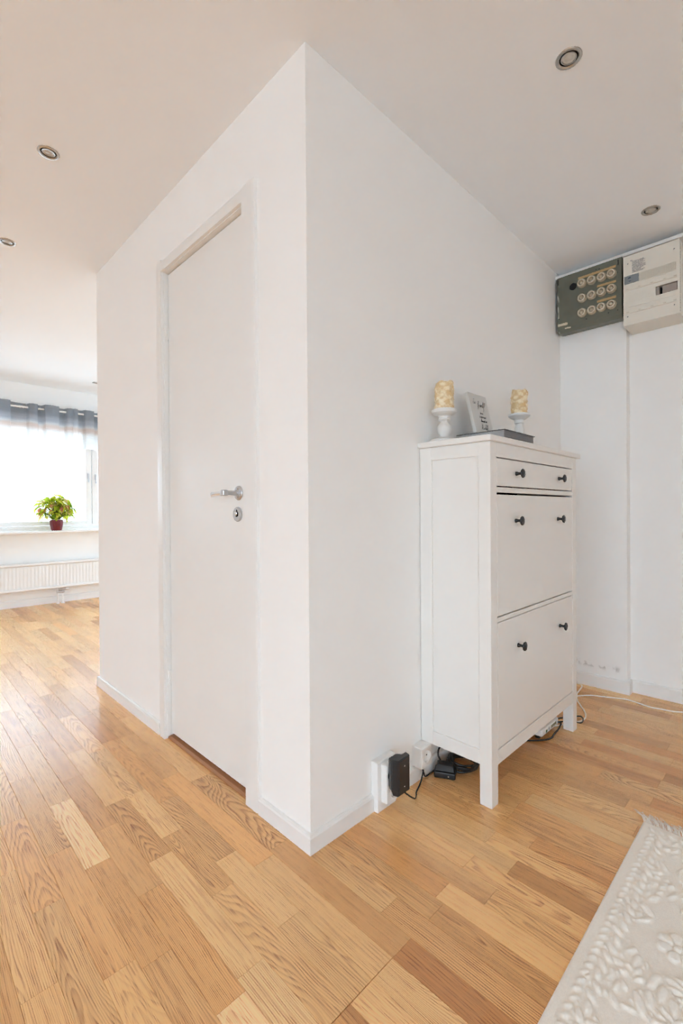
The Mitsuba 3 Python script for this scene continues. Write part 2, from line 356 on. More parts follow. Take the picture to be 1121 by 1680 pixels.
# ------------------------------------------------------------------ windows
def window(n, axis, at, x0, x1, z0, z1, splits, out, label, handles=()):
    # frame set in the wall thickness; at = glass plane; out = +1/-1 outward
    w = thing(f'window_{n}', label, 'window', kind='structure')
    def B(a0, a1, d0, d1_, zz0, zz1, b=.003):
        lo, hi = sorted((at + out * d0, at + out * d1_))
        return bx(a0, a1, lo, hi, zz0, zz1, b) if axis == 'y' else bx(lo, hi, a0, a1, zz0, zz1, b)
    e = .0005
    fr = [B(x0 + e, x0 + .04, -.035, .06, z0 + e, z1 - e), B(x1 - .04, x1 - e, -.035, .06, z0 + e, z1 - e), B(x0 + .04, x1 - .04, -.035, .06, z0 + e, z0 + .03), B(x0 + .04, x1 - .04, -.035, .06, z1 - .03, z1 - e)]
    obj('frame', cat(*fr), 'm_trim', w)
    edges = [x0 + .04] + list(splits) + [x1 - .04]
    for a, b in zip(edges, edges[1:]):
        g = .003
        a, b = a + g, b - g; c0, c1 = z0 + .033, z1 - .033
        s = .062
        sash = [B(a, a + s, -.03, .03, c0, c1), B(b - s, b, -.03, .03, c0, c1), B(a + s, b - s, -.03, .03, c0, c0 + .045), B(a + s, b - s, -.03, .03, c1 - .045, c1)]
        sk = obj('sash', cat(*sash), 'm_trim', w)
        if axis == 'y':
            gl = gridmesh(np.array([[(a + s - .005, at, c0 + .04), (a + s - .005, at, c1 - .04)], [(b - s + .005, at, c0 + .04), (b - s + .005, at, c1 - .04)]]))
        else:
            gl = gridmesh(np.array([[(at, a + s - .005, c0 + .04), (at, a + s - .005, c1 - .04)], [(at, b - s + .005, c0 + .04), (at, b - s + .005, c1 - .04)]]))
        obj('pane', gl, 'm_pane', sk, smooth=False)
        for hx, hz in handles:
            if a < hx < b:
                h = obj('handle', cat(bx(hx - .009, hx + .009, at - .036, at - .03, hz - .03, hz + .03, .002), bx(hx - .007, hx + .007, at - .05, at - .036, hz + .008, hz + .022, .003),
                        bx(hx - .008, hx + .008, at - .056, at - .046, hz - .075, hz + .022, .003)), 'm_steel', sk, label='steel window handle')
    return w
window(1, 'y', YW + .05, WX0, WX1, WZ0, WZ1, [.868], 1, 'wide white living room window with two sashes behind the plant', [(.828, 1.435), (.907, 1.425)])
window(2, 'x', XW - .06, *WESTW[0], [], -1, 'large window in the outer wall left of the hall')
window(3, 'x', XW - .06, *WESTW[1], [], -1, 'large window in the outer wall left of the living room')
window(5, 'x', XE + .06, *EASTW[0], [], 1, 'large window in the living room side wall hidden behind the corner block')
window(4, 'y', YB - .06, *BACKW[0], [], -1, 'window in the wall behind the camera')
sl = struct('window_sill', bx(WX0 - .05, WX1 + .05, 4.735, YW + .02, .785, .812, .006), 'm_trim', 'white window sill under the living room window', 'window sill')

# ------------------------------------------------------------------ radiator
rd = thing('radiator', 'low white panel radiator with fine vertical ribs under the window', 'radiator')
rx0, rx1, ry = -.75, 1.75, 4.80
obj('back_panel', bx(rx0, rx1, ry + .012, YW - .03, .19, .45, .004), 'm_trim', rd)
xs = np.linspace(rx0 + .02, rx1 - .02, 1800)
wv = ry + .006 + .0018 * np.cos((xs - rx0) / .0335 * 2 * PI).clip(-.6, .6)
P = np.stack([np.stack([xs, wv, np.full_like(xs, z)], 1) for z in (.205, .435)], 1)
obj('ribbed_front', gridmesh(P), 'm_trim', rd, smooth=40)
obj('top_rail', bx(rx0, rx1, ry - .012, YW - .03, .44, .468, .006), 'm_trim', rd)
obj('bottom_rail', bx(rx0, rx1, ry - .012, YW - .03, .176, .204, .006), 'm_trim', rd)
vx = .50
obj('valve', cat(tube([(vx - .018, ry + .02, .178), (vx - .018, ry + .02, .115)], .014, 14, 0), tube([(vx + .03, ry + .02, .15), (vx + .03, ry + .02, .112)], .013, 14, 0), tube([(vx - .03, ry + .015, .128), (vx + .045, ry + .015, .128)], .012, 14, 0),
        tube([(vx - .012, ry + .01, .155), (vx + .062, ry + .01, .158)], .011, 14, 0)), 'm_steel', rd, label='steel valve block')
obj('valve_knob', tube([(vx + .058, ry + .01, .158), (vx + .086, ry + .01, .159)], .014, 18, 0), 'm_white_plastic', rd)
for dx in (-.018, .03):
    pk = obj('pipe', tube([(vx + dx, ry + .02, .118), (vx + dx, ry + .02, .0005)], .008, 12, 0), 'm_white_plastic', rd)
    obj('floor_rosette', moved(lathe([(0, 0), (.02, 0), (.017, .008), (0, .009)], 24), (vx + dx, ry + .02, .0003)), 'm_white_plastic', pk)

# ------------------------------------------------------------------ curtain rod and gathered valances
RY, RZ = 4.80, 2.127
ro = thing('curtain_rod', 'white curtain rod above the living room window', 'curtain rod')
obj('rod', tube([(WX0 - .1, RY, RZ), (WX1 + .1, RY, RZ)], .0105, 16, 0), 'm_white_plastic', ro)
for xb in (WX0 - .02, .66, WX1 + .02):
    obj('bracket', cat(bx(xb - .008, xb + .008, RY + .002, YW - .006, RZ - .012, RZ - .002, .002), bx(xb - .015, xb + .015, YW - .008, YW - .0003, RZ - .03, RZ + .02, .002)), 'm_white_plastic', ro)
def curtain_col(p, n, uv):
    t = dr.clip((p.z - 1.71) / .46, 0, 1)
    w = .05 * (fbm(uv.x * 6, p.z * 3, 1.0, 2) - .5)
    thread = .93 + .14 * fbm(uv.x * 14, p.z * 260, 2.0, 2)
    c = mix(lin(222, 228, 238), lin(220, 220, 228), smoothstep(.0, .35, t + w))
    c = mix(c, lin(206, 190, 188), smoothstep(.36, .50, t + w) * (1 - smoothstep(.52, .60, t + w)))
    c = mix(c, lin(176, 182, 198), smoothstep(.52, .66, t + w))
    c = mix(c, lin(156, 164, 180), smoothstep(.70, .80, t + w))
    return c * thread * mi.Color3f(1.0, .95, .84)
scene['m_curtain'] = {'type': 'principledthin', 'base_color': proc(curtain_col), 'roughness': .8, 'diff_trans': 1.25, 'eta': 1.3, 'spec_trans': 0.0}
def valance(folds, label):
    pts = []
    for a, b, front in folds:
        y = RY + .040 - .080 * front
        for x in np.linspace(a + .006, b - .006, 8): pts.append((x, y + (.004 if front else -.004) * math.cos((x - a) / (b - a) * 2 * PI)))
    p = np.array(pts); seg = np.r_[0, np.cumsum(np.linalg.norm(np.diff(p, axis=0), axis=1))]
    s = np.linspace(0, seg[-1], int(seg[-1] / .004)); x, y = np.interp(s, seg, p[:, 0]), np.interp(s, seg, p[:, 1])
    ker = np.hanning(9); ker /= ker.sum()
    x[4:-4], y[4:-4] = np.convolve(x, ker, 'valid'), np.convolve(y, ker, 'valid')
    zs = np.linspace(0, 1, 40)
    G = np.zeros((len(s), 40, 3))
    for j, t in enumerate(zs):
        k = 1 - .25 * t
        G[:, j] = np.stack([x + .006 * t * np.sin(s * 9), RY - .004 * t + (y - RY) * k + .004 * t * np.sin(s * 23 + 1), 2.172 + .004 * np.sin(s * 11) - t * (.447 + .006 * np.sin(s * 7 + 2))], 1)
    uv = np.stack(np.broadcast_arrays(s[:, None], zs[None]), -1).reshape(-1, 2)
    k = obj('curtain_valance', gridmesh(G), 'm_curtain', smooth=True, uv=uv)
    tag(k, label, 'curtain')
f1 = [(-1.62, -1.5, 1)]; x = -1.5; fr_ = 0
while x < -.24:
    w = R.uniform(.08, .15); f1.append((x, min(x + w, -.17), fr_)); x += w; fr_ = 1 - fr_
f1 = [f for f in f1 if f[1] - f[0] > .02]
if f1[-1][2] == 1: f1.append((f1[-1][1], f1[-1][1] + .06, 0))
f1.append((f1[-1][1], .062, 1))
f1 += [(.062, .216, 0), (.216, .304, 1), (.304, .36, 0), (.36, .505, 1), (.505, .573, 0), (.573, .643, 1)]
f2 = [(.622, .694, .8), (.694, .752, 0), (.752, .859, 1), (.859, .93, 0)]; x = .93; fr_ = 1
while x < 2.1:
    w = R.uniform(.08, .14); f2.append((x, x + w, fr_)); x += w; fr_ = 1 - fr_
valance(f1, 'wide grey blue eyelet valance on the rod, left of the gap between the valances')
valance(f2, 'grey blue eyelet valance on the rod, nearest the corner of the white wall')

# ------------------------------------------------------------------ potted plant on the sill
pl = thing('potted_plant', 'yellow green leafy plant in a dark red pot on the window sill', 'plant')
PX, PY, PZ = .470, 4.80, .8125
bsdf('m_pot', lin(112, 28, 38), .25, specular=.5)
obj('pot', moved(lathe([(0, 0), (.048, 0), (.053, .012), (.064, .07), (.065, .112), (.060, .114), (.058, .09), (0, .088)], 40), (PX, PY, PZ)), 'm_pot', pl, label='glossy dark red pot')
obj('inner_pot', moved(lathe([(0, .0), (.044, 0), (.052, .032), (.049, .032), (.046, .01), (0, .01)], 32), (PX, PY, PZ + .0885)), 'm_white_plastic', pl)
leafmats = []
for i, (c, tr) in enumerate(((lin(176, 196, 60), 1.3), (lin(216, 218, 90), 1.3), (lin(116, 150, 46), 1.1), (lin(232, 208, 140), 1.3), (lin(200, 132, 108), 1.1))):
    scene[f'm_leaf_{i}'] = {'type': 'principledthin', 'base_color': rgb(c), 'roughness': .45, 'diff_trans': tr, 'eta': 1.4, 'spec_trans': 0.0}; leafmats.append(f'm_leaf_{i}')
def leaf_plies(n):
    out = []
    for q in range(n):
        t = np.linspace(0, 1, 7); G = np.zeros((7, 5, 3)); R2 = random.Random(q)
        cur = R2.uniform(.2, .5)
        for i, a in enumerate(t):
            w = .5 * math.sin(PI * min(1, a ** .8)) ** .9 * (1 + .22 * math.sin(a * 14 + q)) * .62
            for j, b in enumerate(np.linspace(-1, 1, 5)):
                G[i, j] = (a, w * b, -cur * a * a + .14 * abs(b) * w * 2 + .02 * math.sin(7 * a + 3 * b))
        out.append(gridmesh(G))
    return out
LEAFM = leaf_plies(3)
stems = []
rl = random.Random(11)
LPLY = {(q, mm): mikit.ply(LEAFM[q], mm, smooth=True) for q in range(3) for mm in leafmats}
core = np.array([PX, PY, PZ + .10])
for i in range(220):
    th_ = rl.uniform(0, 2 * PI); ph = rl.uniform(-.25, 1.45)
    rad = rl.uniform(.45, 1.0) ** .6
    dirv = np.array([math.cos(th_) * math.cos(ph) * .175, math.sin(th_) * math.cos(ph) * .085, math.sin(ph) * .185 + .115])
    c_ = core + dirv * rad
    if c_[2] < PZ + .06: c_[2] = PZ + .06 + rl.uniform(0, .05)
    sz = rl.uniform(.050, .082)
    yawd = math.degrees(math.atan2(dirv[1] * 2, dirv[0])) + rl.uniform(-50, 50)
    tilt = rl.uniform(-25, 60)
    mm = rl.choices(leafmats, (3, 6, 2, 3, 1.5 if c_[2] > PZ + .25 else .4))[0]
    q = rl.randrange(3)
    d = dict(LPLY[(q, mm)])
    d['to_world'] = T().translate(c_.tolist()).rotate([0, 0, 1], yawd).rotate([0, 1, 0], tilt).rotate([1, 0, 0], rl.uniform(-30, 30)).scale(sz)
    put('leaf', d, pl)
    stems.append(tube([core + [0, 0, -.02], core + dirv * rad * .5 + [0, 0, .015], c_], .0018, 5, 5))
bsdf('m_stem', lin(120, 130, 60), .6)
obj('stems', cat(*stems), 'm_stem', pl)

# ------------------------------------------------------------------ ceiling downlights
for i, (x, y) in enumerate(LAMPS):
    lab = ('dark nickel recessed ceiling downlight nearest the top right, above the hall floor', 'dark nickel recessed ceiling downlight near the fuse panels', 'recessed nickel ceiling downlight left of the white door, nearer one',
           'recessed nickel ceiling downlight cut by the left edge of the photo', 'small recessed ceiling downlight near the window, peeking past the wall edge')[i]
    t = thing('ceiling_downlight', lab, 'ceiling lamp', 'recessed ceiling downlights')
    obj('trim_ring', moved(lathe([(.0265, -.0005), (.030, -.004), (.036, -.003), (.0380, -.0004), (.0325, -.0004), (.0325, .02), (.0265, .02), (.0265, -.0005)], 56), (x, y, H)), 'm_nickel', t)
    obj('housing', moved(lathe([(.0262, .018), (.0262, .055), (0, .055), (0, .053), (.0245, .053), (.0245, .018), (.0262, .018)], 40), (x, y, H)), 'm_void', t)
    rr = rotm((1, .3, 0), 6)
    lampk = obj('lamp_rim', moved(lathe([(.0195, -.001), (.0225, -.0015), (.0238, .002), (.0238, .012), (.0195, .012), (.0195, -.001)], 48), (x, y, H), rr), 'm_nickel', t)
    obj('lens', moved(lathe([(0, -.0035), (.008, -.002), (.0125, .001), (.0192, .0006), (.0192, .004), (0, .004)], 48), (x, y, H), rr), 'm_lens', lampk)

# ------------------------------------------------------------------ shoe cabinet
cb = thing('shoe_cabinet', 'tall white shoe cabinet with two flap doors and a drawer', 'cabinet')
X0, X1, YF, YK = .557, 1.370, -.290, -.002
CH = .0015
obj('top_board', bx(.543, 1.412, -.298, -.0005, 1.2465, 1.2675, .0025), 'm_cabinet', cb)
LW, LD = .046, .045
lf = []
obj('leg', bx(X0, X0 + LW, YF, YF + LD, 0.0003, 1.2462, CH), 'm_cabinet', cb)
obj('leg', bx(X1 - LW, X1, YF, YF + LD, 0.0003, 1.2462, CH), 'm_cabinet', cb)
for s in (0, 1):
    xa, xb = (X0, X0 + .02) if s == 0 else (X1 - .02, X1)
    pa, pb = (X0 + .008, X0 + .016) if s == 0 else (X1 - .016, X1 - .008)
    sp = obj('side_panel', bx(pa, pb, YF + LD - .004, -.045, .16, 1.22, 0), 'm_cabinet', cb)
    obj('stile', bx(xa, xb, -.054, YK, .138, 1.2462, CH), 'm_cabinet', sp)
    obj('rail', bx(xa, xb, YF + LD - .0004, -.0536, 1.198, 1.2462, CH), 'm_cabinet', sp)
    obj('rail', bx(xa, xb, YF + LD - .0004, -.0536, .138, .187, CH), 'm_cabinet', sp)
    zz = ((.187, 1.198))
XI0, XI1 = X0 + LW - .0004, X1 - LW + .0004
obj('front_rail', bx(XI0, XI1, YF + .0005, YF + .022, 1.196, 1.2462, CH), 'm_cabinet', cb)
obj('front_rail', bx(XI0, XI1, YF + .0005, YF + .022, 1.0735, 1.0925, CH), 'm_cabinet', cb)
obj('front_rail', bx(XI0, XI1, YF + .0005, YF + .022, .624, .640, CH), 'm_cabinet', cb)
obj('front_rail', bx(XI0, XI1, YF + .0005, YF + .022, .134, .1835, CH), 'm_cabinet', cb)
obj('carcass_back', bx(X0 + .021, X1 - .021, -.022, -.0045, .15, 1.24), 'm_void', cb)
obj('bottom_panel', bx(X0 + .018, X1 - .018, YF + .03, -.024, .150, .162), 'm_cabinet', cb)
def knob(x, z, par, y=YF):
    m = lathe([(0, 0), (.0075, 0), (.0075, .004), (.0052, .008), (.0048, .016), (.0065, .020), (.0155, .0235), (.0168, .026), (.0150, .0285), (.008, .0305), (0, .031)], 36)
    m.apply_transform(rotm((1, 0, 0), 90)); m.apply_translation((x, y, z))
    obj('knob', m, 'm_knob', par, label='black mushroom knob')
fx0, fx1 = XI0 + .0025, XI1 - .0025
fl = []
dk = obj('drawer', bx(fx0, fx1, YF + .001, YF + .019, 1.0965, 1.1925, .002), 'm_cabinet', cb)
fk = obj('flap_door', bx(fx0, fx1, YF + .0005, YF + .019, .644, 1.0665, .002), 'm_cabinet', cb)
gk = obj('flap_door', bx(fx0, fx1, YF + .0010, YF + .019, .1865, .6215, .002), 'm_cabinet', cb)
for x, z, p in ((.755, 1.145, dk), (1.163, 1.144, dk), (.748, .973, fk), (1.150, .972, fk), (.765, .514, gk), (1.169, .513, gk)): knob(x, z, p, YF + .001)
# dark inside behind the gaps
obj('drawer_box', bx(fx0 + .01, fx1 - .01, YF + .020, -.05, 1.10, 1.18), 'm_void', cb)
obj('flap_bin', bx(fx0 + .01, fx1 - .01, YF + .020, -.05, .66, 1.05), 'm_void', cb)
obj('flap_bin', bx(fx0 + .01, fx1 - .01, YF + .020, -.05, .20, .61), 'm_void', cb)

# ------------------------------------------------------------------ things on the cabinet
ZT = 1.2678
def rough_candle(r, h, seed):
    nt, nz = 160, 90
    th_ = np.linspace(0, 2 * PI, nt, endpoint=False); zz = np.linspace(0, h, nz)
    TT, ZZ = np.meshgrid(th_, zz, indexing='ij')
    P = np.stack([np.cos(TT) * r, np.sin(TT) * r, ZZ], -1)
    a = meshkit.fbm(P * 42 + seed, 2, seed); b = meshkit.fbm(P * 90 + seed, 2, seed + 3)
    ridge = 1 - np.abs(2 * a - 1) * 2.2
    rr = r - .002 + .0042 * np.clip(ridge, 0, 1) + .0025 * (b - .5)
    rr *= 1 - .10 * np.clip((ZZ - h + .014) / .014, 0, 1) ** 2 - .04 * np.clip((.01 - ZZ) / .01, 0, 1)
    ztop = ZZ + np.clip((ZZ - h + .03) / .03, 0, 1) * .010 * (meshkit.noise(np.stack([np.cos(TT) * 3, np.sin(TT) * 3, TT * 0 + seed], -1), seed) - .5)
    P = np.stack([np.cos(TT) * rr, np.sin(TT) * rr, ztop], -1)
    v = P.reshape(-1, 3)
    i, j = np.meshgrid(np.arange(nt), np.arange(nz - 1), indexing='ij')
    q = np.stack([i * nz + j, ((i + 1) % nt) * nz + j, ((i + 1) % nt) * nz + j + 1, i * nz + j + 1], -1).reshape(-1, 4)
    f = np.vstack([q[:, [0, 1, 2]], q[:, [0, 2, 3]]])
    ct, cb_ = len(v), len(v) + 1
    v = np.vstack([v, [0, 0, h - .012], [0, 0, 0]]); ii = np.arange(nt)
    f = np.vstack([f, np.stack([ii * nz + nz - 1, ((ii + 1) % nt) * nz + nz - 1, np.full(nt, ct)], 1), np.stack([((ii + 1) % nt) * nz, ii * nz, np.full(nt, cb_)], 1)])
    return trimesh.Trimesh(v, f, process=False)
def candle_col(p, n, uv):
    v = fbm(p.x * 60, p.y * 60, p.z * 60, 3)
    return mix(lin(220, 190, 142), lin(246, 230, 198), smoothstep(.35, .7, v))
bsdf('m_candle', proc(candle_col), .22, specular=.5)
def candlestick(x, y, prof, rc, hc, lab1, lab2, seed):
    h = thing('candlestick', lab1, 'candlestick', 'candlesticks on the cabinet')
    base, stem, plate = prof
    obj('base', moved(lathe(base, 56), (x, y, ZT)), 'm_plaster_white', h)
    obj('stem', moved(lathe(stem, 48), (x, y, ZT)), 'm_plaster_white', h)
    obj('plate', moved(lathe(plate, 56), (x, y, ZT)), 'm_plaster_white', h)
    c = thing('pillar_candle', lab2, 'candle', 'candles on the candlesticks')
    obj('wax', moved(rough_candle(rc, hc, seed), (x, y, ZT + plate[-2][1] + .0004)), 'm_candle', c, smooth=True)
    zt = ZT + plate[-2][1] + hc - .013
    obj('wick', tube([(x, y, zt), (x + .001, y, zt + .006), (x + .002, y, zt + .01)], .0011, 6, 4), 'm_void', c)
candlestick(.621, -.071,
    ([(0, 0), (.056, 0), (.057, .006), (.054, .011), (.035, .018), (.018, .022), (0, .022)],
     [(0, .0215), (.018, .0215), (.0172, .026), (.019, .030), (.0255, .041), (.028, .052), (.0265, .062), (.020, .072), (.0155, .078), (.0165, .081), (.0225, .086), (.024, .091), (.0210, .095), (.022, .099), (.028, .105), (0, .105)],
     [(0, .1035), (.028, .1035), (.040, .108), (.046, .113), (.0475, .118), (.0475, .124), (.045, .126), (.040, .1245), (0, .1245)]),
    .0352, .103, 'white turned candlestick with a bulbous stem at the left end of the cabinet', 'textured cream pillar candle, the left one of the two', 1)
candlestick(1.165, -.118,
    ([(0, 0), (.048, 0), (.050, .004), (.047, .009), (.036, .018), (0, .018)],
     [(0, .0175), (.036, .0175), (.030, .045), (.0265, .070), (.0225, .100), (.0175, .128), (.0165, .134), (.0215, .136), (.0225, .143), (.0215, .149), (.024, .153), (0, .153)],
     [(0, .1525), (.024, .1525), (.036, .160), (.046, .166), (.0485, .170), (.0485, .176), (.046, .178), (.041, .1765), (0, .1765)]),
    .0352, .108, 'white candlestick with a flared conical stem standing right of the book', 'textured cream pillar candle, the right one of the two', 5)

# thick book with a dark glossy cover
bk = thing('book', 'thick grey book with a dark glossy cover lying flat on the cabinet', 'book')
bsdf('m_cover', (.10, .105, .11), .14, specular=.6, clearcoat=.6)
def pages_col(p, n, uv):
    l = noise(p.z * 1500, p.x * 3, p.y * 3)
    return mi.Color3f(.23, .225, .23) * (.6 + .8 * l)
bsdf('m_pages', proc(pages_col), .5)
bsdf('m_spine', (.42, .42, .43), .4)
B0, B1, BY0, BY1 = .787, 1.064, -.231, -.020
obj('page_block', bx(B0 + .0045, B1 - .006, BY0 + .005, BY1 - .004, ZT + .0035, ZT + .0505), 'm_pages', bk)
obj('cover', bx(B0, B1, BY0, BY1, ZT + .0505, ZT + .0535, .0008), 'm_cover', bk, label='dark glossy front cover')
obj('cover', bx(B0, B1, BY0, BY1, ZT + .0002, ZT + .0035, .0008), 'm_cover', bk)
obj('spine', bx(B0, B0 + .004, BY0 + .004, BY1, ZT + .0036, ZT + .0503, .001), 'm_spine', bk, label='light grey spine')

# plaque with lettering, leaning back on its strut, standing on the book
pq = thing('plaque', 'small white plaque with black script lettering leaning on top of the book', 'sign')
bsdf('m_plaque', (.78, .775, .75), .4)
bsdf('m_ink', (.03, .03, .03), .6)
PW, PH, PT = .150, .178, .015
lean = math.degrees(math.atan2(.040, .172))
def plq(m):    # local: x right, z up, front face at y=0; leans back about its lower front edge
    m = m.copy(); m.apply_transform(rotm((1, 0, 0), -lean)); m.apply_translation((.797, -.108, ZT + .0541)); return m
obj('board', plq(rbox(0, PW, 0, PT, 0, PH, .003)), 'm_plaque', pq)
a_ = plq(trimesh.Trimesh([(PW / 2, PT, PH * .6)], [])).vertices[0]
obj('strut', tube([(a_[0], a_[1] - .001, a_[2]), (a_[0], a_[1] + .022, ZT + .0545)], .002, 8, 0), 'm_plaque', pq)
GL = {  # single-stroke script letters: strokes in a unit box, x-height .5
    'E': [[(.55, .92), (.35, 1.0), (.15, .85), (.35, .58), (.5, .55), (.3, .5), (.05, .25), (.2, .0), (.5, .05), (.62, .2)]],
    'n': [[(0, .1), (.1, .5), (.08, .0), (.2, .4), (.35, .5), (.38, .3), (.38, .05), (.5, .08), (.6, .2)]],
    'f': [[(0, .15), (.3, .7), (.4, 1.1), (.25, 1.1), (.15, .5), (.05, -.45), (.2, -.4), (.2, .05), (.5, .25)]],
    'a': [[(.4, .42), (.2, .5), (.03, .25), (.12, .02), (.3, .12), (.42, .48), (.38, .1), (.48, .02), (.6, .2)]],
    'm': [[(0, .1), (.08, .5), (.06, 0), (.18, .42), (.28, .48), (.28, .02), (.4, .42), (.52, .48), (.52, .08), (.6, .04), (.7, .2)]],
    'i': [[(0, .1), (.1, .5), (.1, .08), (.18, .04), (.28, .2)], [(.13, .72), (.15, .76)]],
    'l': [[(0, .15), (.2, .7), (.26, 1.1), (.14, 1.1), (.08, .4), (.12, .04), (.3, .2)]],
    'j': [[(0, .15), (.14, .5), (.12, -.1), (-.05, -.7), (-.25, -.6), (-.05, -.2), (.4, .35), (.62, .95), (.5, 1.1), (.4, .8)], [(.18, .72), (.2, .76)]],
    'k': [[(0, .15), (.2, .75), (.26, 1.1), (.14, 1.1), (.08, .4), (.06, 0), (.15, .35), (.32, .5), (.3, .3), (.12, .26), (.3, .05), (.5, .1)]],
    'r': [[(0, .1), (.12, .5), (.2, .46), (.32, .46), (.3, .1), (.36, .03), (.5, .2)]],
    'e': [[(0, .15), (.25, .3), (.28, .46), (.15, .5), (.06, .25), (.15, .02), (.3, .06), (.42, .22)]],
    's': [[(0, .1), (.22, .52), (.3, .2), (.2, .0), (.05, .06)], [(.28, .1), (.4, .15)]],
    'p': [[(0, .1), (.12, .5), (.06, -.45)], [(.09, .3), (.25, .5), (.38, .35), (.28, .05), (.1, .08)], [(.3, .06), (.48, .15)]],
    'd': [[(.38, .4), (.2, .5), (.03, .25), (.12, .02), (.3, .12), (.5, 1.05), (.42, .1), (.5, .02), (.62, .2)]],
    'v': [[(0, .4), (.1, .5), (.2, .02), (.36, .5), (.5, .42)]],
    't': [[(.1, .95), (.08, .1), (.2, .02)], [(-.05, .55), (.28, .58)]],
}
ADV = dict(E=.62, n=.56, f=.42, a=.56, m=.66, i=.24, l=.26, j=.6, k=.46, r=.44, e=.38, s=.36, p=.46, d=.58, v=.46, t=.26)
def script(text, x, z, size, r):
    ms, cx = [], x
    for ch in text:
        if ch == ' ': cx += .4 * size; continue
        dots = ch == 'ä'; c0 = 'a' if dots else ch
        ss = [list(s) for s in GL[c0]]
        if dots: ss += [[(.16, .72), (.18, .76)], [(.34, .74), (.36, .78)]]
        for s in ss:
            p = np.array([(cx + (a + .25 * b) * size, -.0006, z + b * size) for a, b in s])
            ms.append(tube(p, r, 5, 5))
        cx += ADV[c0] * size
    return ms, cx - x
def line(text, cxr, z, size, r=.0004):
    ms, w = script(text, 0, z, size, r)
    return [moved(m, (cxr * PW - w / 2, 0, 0)) for m in ms]
def caps(text, cxr, z, h):
    m = meshkit.text_mesh(text, h, .0008); m.apply_transform(rotm((1, 0, 0), 90))
    w = m.bounds[1][0] - m.bounds[0][0]; return [moved(m, (cxr * PW - w / 2, -.0001, z))]
ink = line('En', .24, .132, .019, .00055) + line('familj', .60, .122, .0225, .00045) + line('är en', .52, .090, .010, .00045) + caps('LITEN VÄRLD', .54, .073, .0062) + line('skapad av', .56, .055, .0115, .0006) + line('kärlek', .55, .022, .021, .0005)
obj('lettering', plq(cat(*ink)), 'm_ink', pq, smooth=False, label='black script reading En familj är en liten värld skapad av kärlek')

# ------------------------------------------------------------------ outlets, adapters, cables
bsdf('m_socket_dark', (.25, .25, .25), .5)
def socket_face(x, z, y, par):     # recessed round socket facing -y
    m = lathe([(.0235, 0), (.0215, -.001), (.0195, .0), (.019, .010), (0, .010)], 36); m.apply_transform(rotm((1, 0, 0), -90)); m.apply_translation((x, y, z))
    sk = obj('socket_well', m, 'm_white_plastic', par)
    obj('pin_hole', cat(*[moved(lathe([(0, 0), (.0026, 0), (.0026, .001), (0, .001)], 16), (x + s * .0095, y + .0095, z), rotm((1, 0, 0), 90)) for s in (-1, 1)]), 'm_void', sk)
def outlet_body(x0, x1, y0, y1, z0, z1, holes, par):
    s = m3.Manifold.sphere(.006, 12)
    b = m3.Manifold.batch_hull([s.translate((x, y, z)) for x in (x0 + .006, x1 - .006) for y in (y0 + .006, y1 + .004) for z in (z0 + .006, z1 - .006)])
    b = b - mcube(x0 - 1, x1 + 1, y1, y1 + 1, z0 - 1, z1 + 1)
    for x, z in holes: b = b - m3.Manifold.cylinder(.012, .0213, .0213, 40).rotate((90, 0, 0)).translate((x, y0 + .010, z))
    return obj('housing', to_tm(b), 'm_white_plastic', par)
# plinth board on the baseboard carrying the double outlet
pb = thing('outlet_plinth', 'white wooden plinth block behind the double wall outlet', 'plinth')
obj('block', bx(.270, .370, -.030, -.0003, .0003, .168, .002), 'm_trim', pb)
do = thing('wall_outlet', 'white double wall outlet with a black adapter plugged in', 'power outlet')
dx0, dx1, dyf, dyb = .288, .372, -.054, -.0303
outlet_body(dx0, dx1, dyf, dyb, .030, .160, [(.330, .062), (.330, .126)], do)
for z in (.062, .126): socket_face(.330, z, dyf + .0005, do)
so = thing('wall_outlet', 'white single wall outlet beside the cabinet side', 'power outlet')
outlet_body(.500, .568, -.045, -.0135, .058, .138, [(.534, .098)], so)
obj('mounting_plate', bx(.503, .565, -.0137, -.0003, .061, .135), 'm_white_plastic', so)
socket_face(.534, .098, -.0445, so)
# plugged-in adapter: bevelled black block
ad = thing('power_adapter', 'black angular power adapter plugged into the double outlet', 'power adapter')
ax, az = .318, .13
def hullpts(p): return trimesh.convex.convex_hull(np.array(p))
yy0, yy1 = -.0545, -.106
zlo, zhi = .080, .198
pts = []
for y, ex in ((yy0 + .0, .020), (yy0 - .014, .030), (yy0 - .020, .032)):
    pts += [(ax + s * ex, y, z) for s in (-1, 1) for z in (zlo + .012, zhi - .012)]
obj('base_shell', hullpts(pts), 'm_black', ad)
pts = []
for y, ex, ez in ((yy0 - .0205, .032, .010), (yy0 - .030, .034, .0), (yy1 + .004, .030, .0), (yy1, .026, .004)):
    pts += [(ax + s * ex, y, z) for s in (-1, 1) for z in (zlo + ez, zhi - ez)]
obj('front_shell', hullpts(pts), 'm_black', ad)
obj('screw', cat(*[moved(lathe([(0, 0), (.0022, 0), (.0018, .0008), (0, .0008)], 12), (ax + .0, yy1 - .0002, z), rotm((1, 0, 0), 90)) for z in (.105, .172)]), 'm_chrome', ad)
obj('plug_collar', moved(lathe([(0, 0), (.0185, 0), (.0185, .0095), (0, .0095)], 30), (ax - .005, dyf - .0006 + .0095, .126), rotm((1, 0, 0), 90)), 'm_black', ad)
obj('cord', tube([(ax + .012, yy1 + .014, zlo + .004), (ax + .02, yy1 + .010, zlo - .012), (.385, -.095, .030), (.432, -.068, .008), (.455, -.052, .0036), (.475, -.044, .0032), (.508, -.033, .008), (.532, -.026, .030), (.538, -.022, .040), (.545, -.021, .025), (.556, -.0205, .006), (.60, -.019, .0035), (.645, -.0185, .0035)], .0026, 8, 12), 'm_black', ad, label='thin black cord along the baseboard')
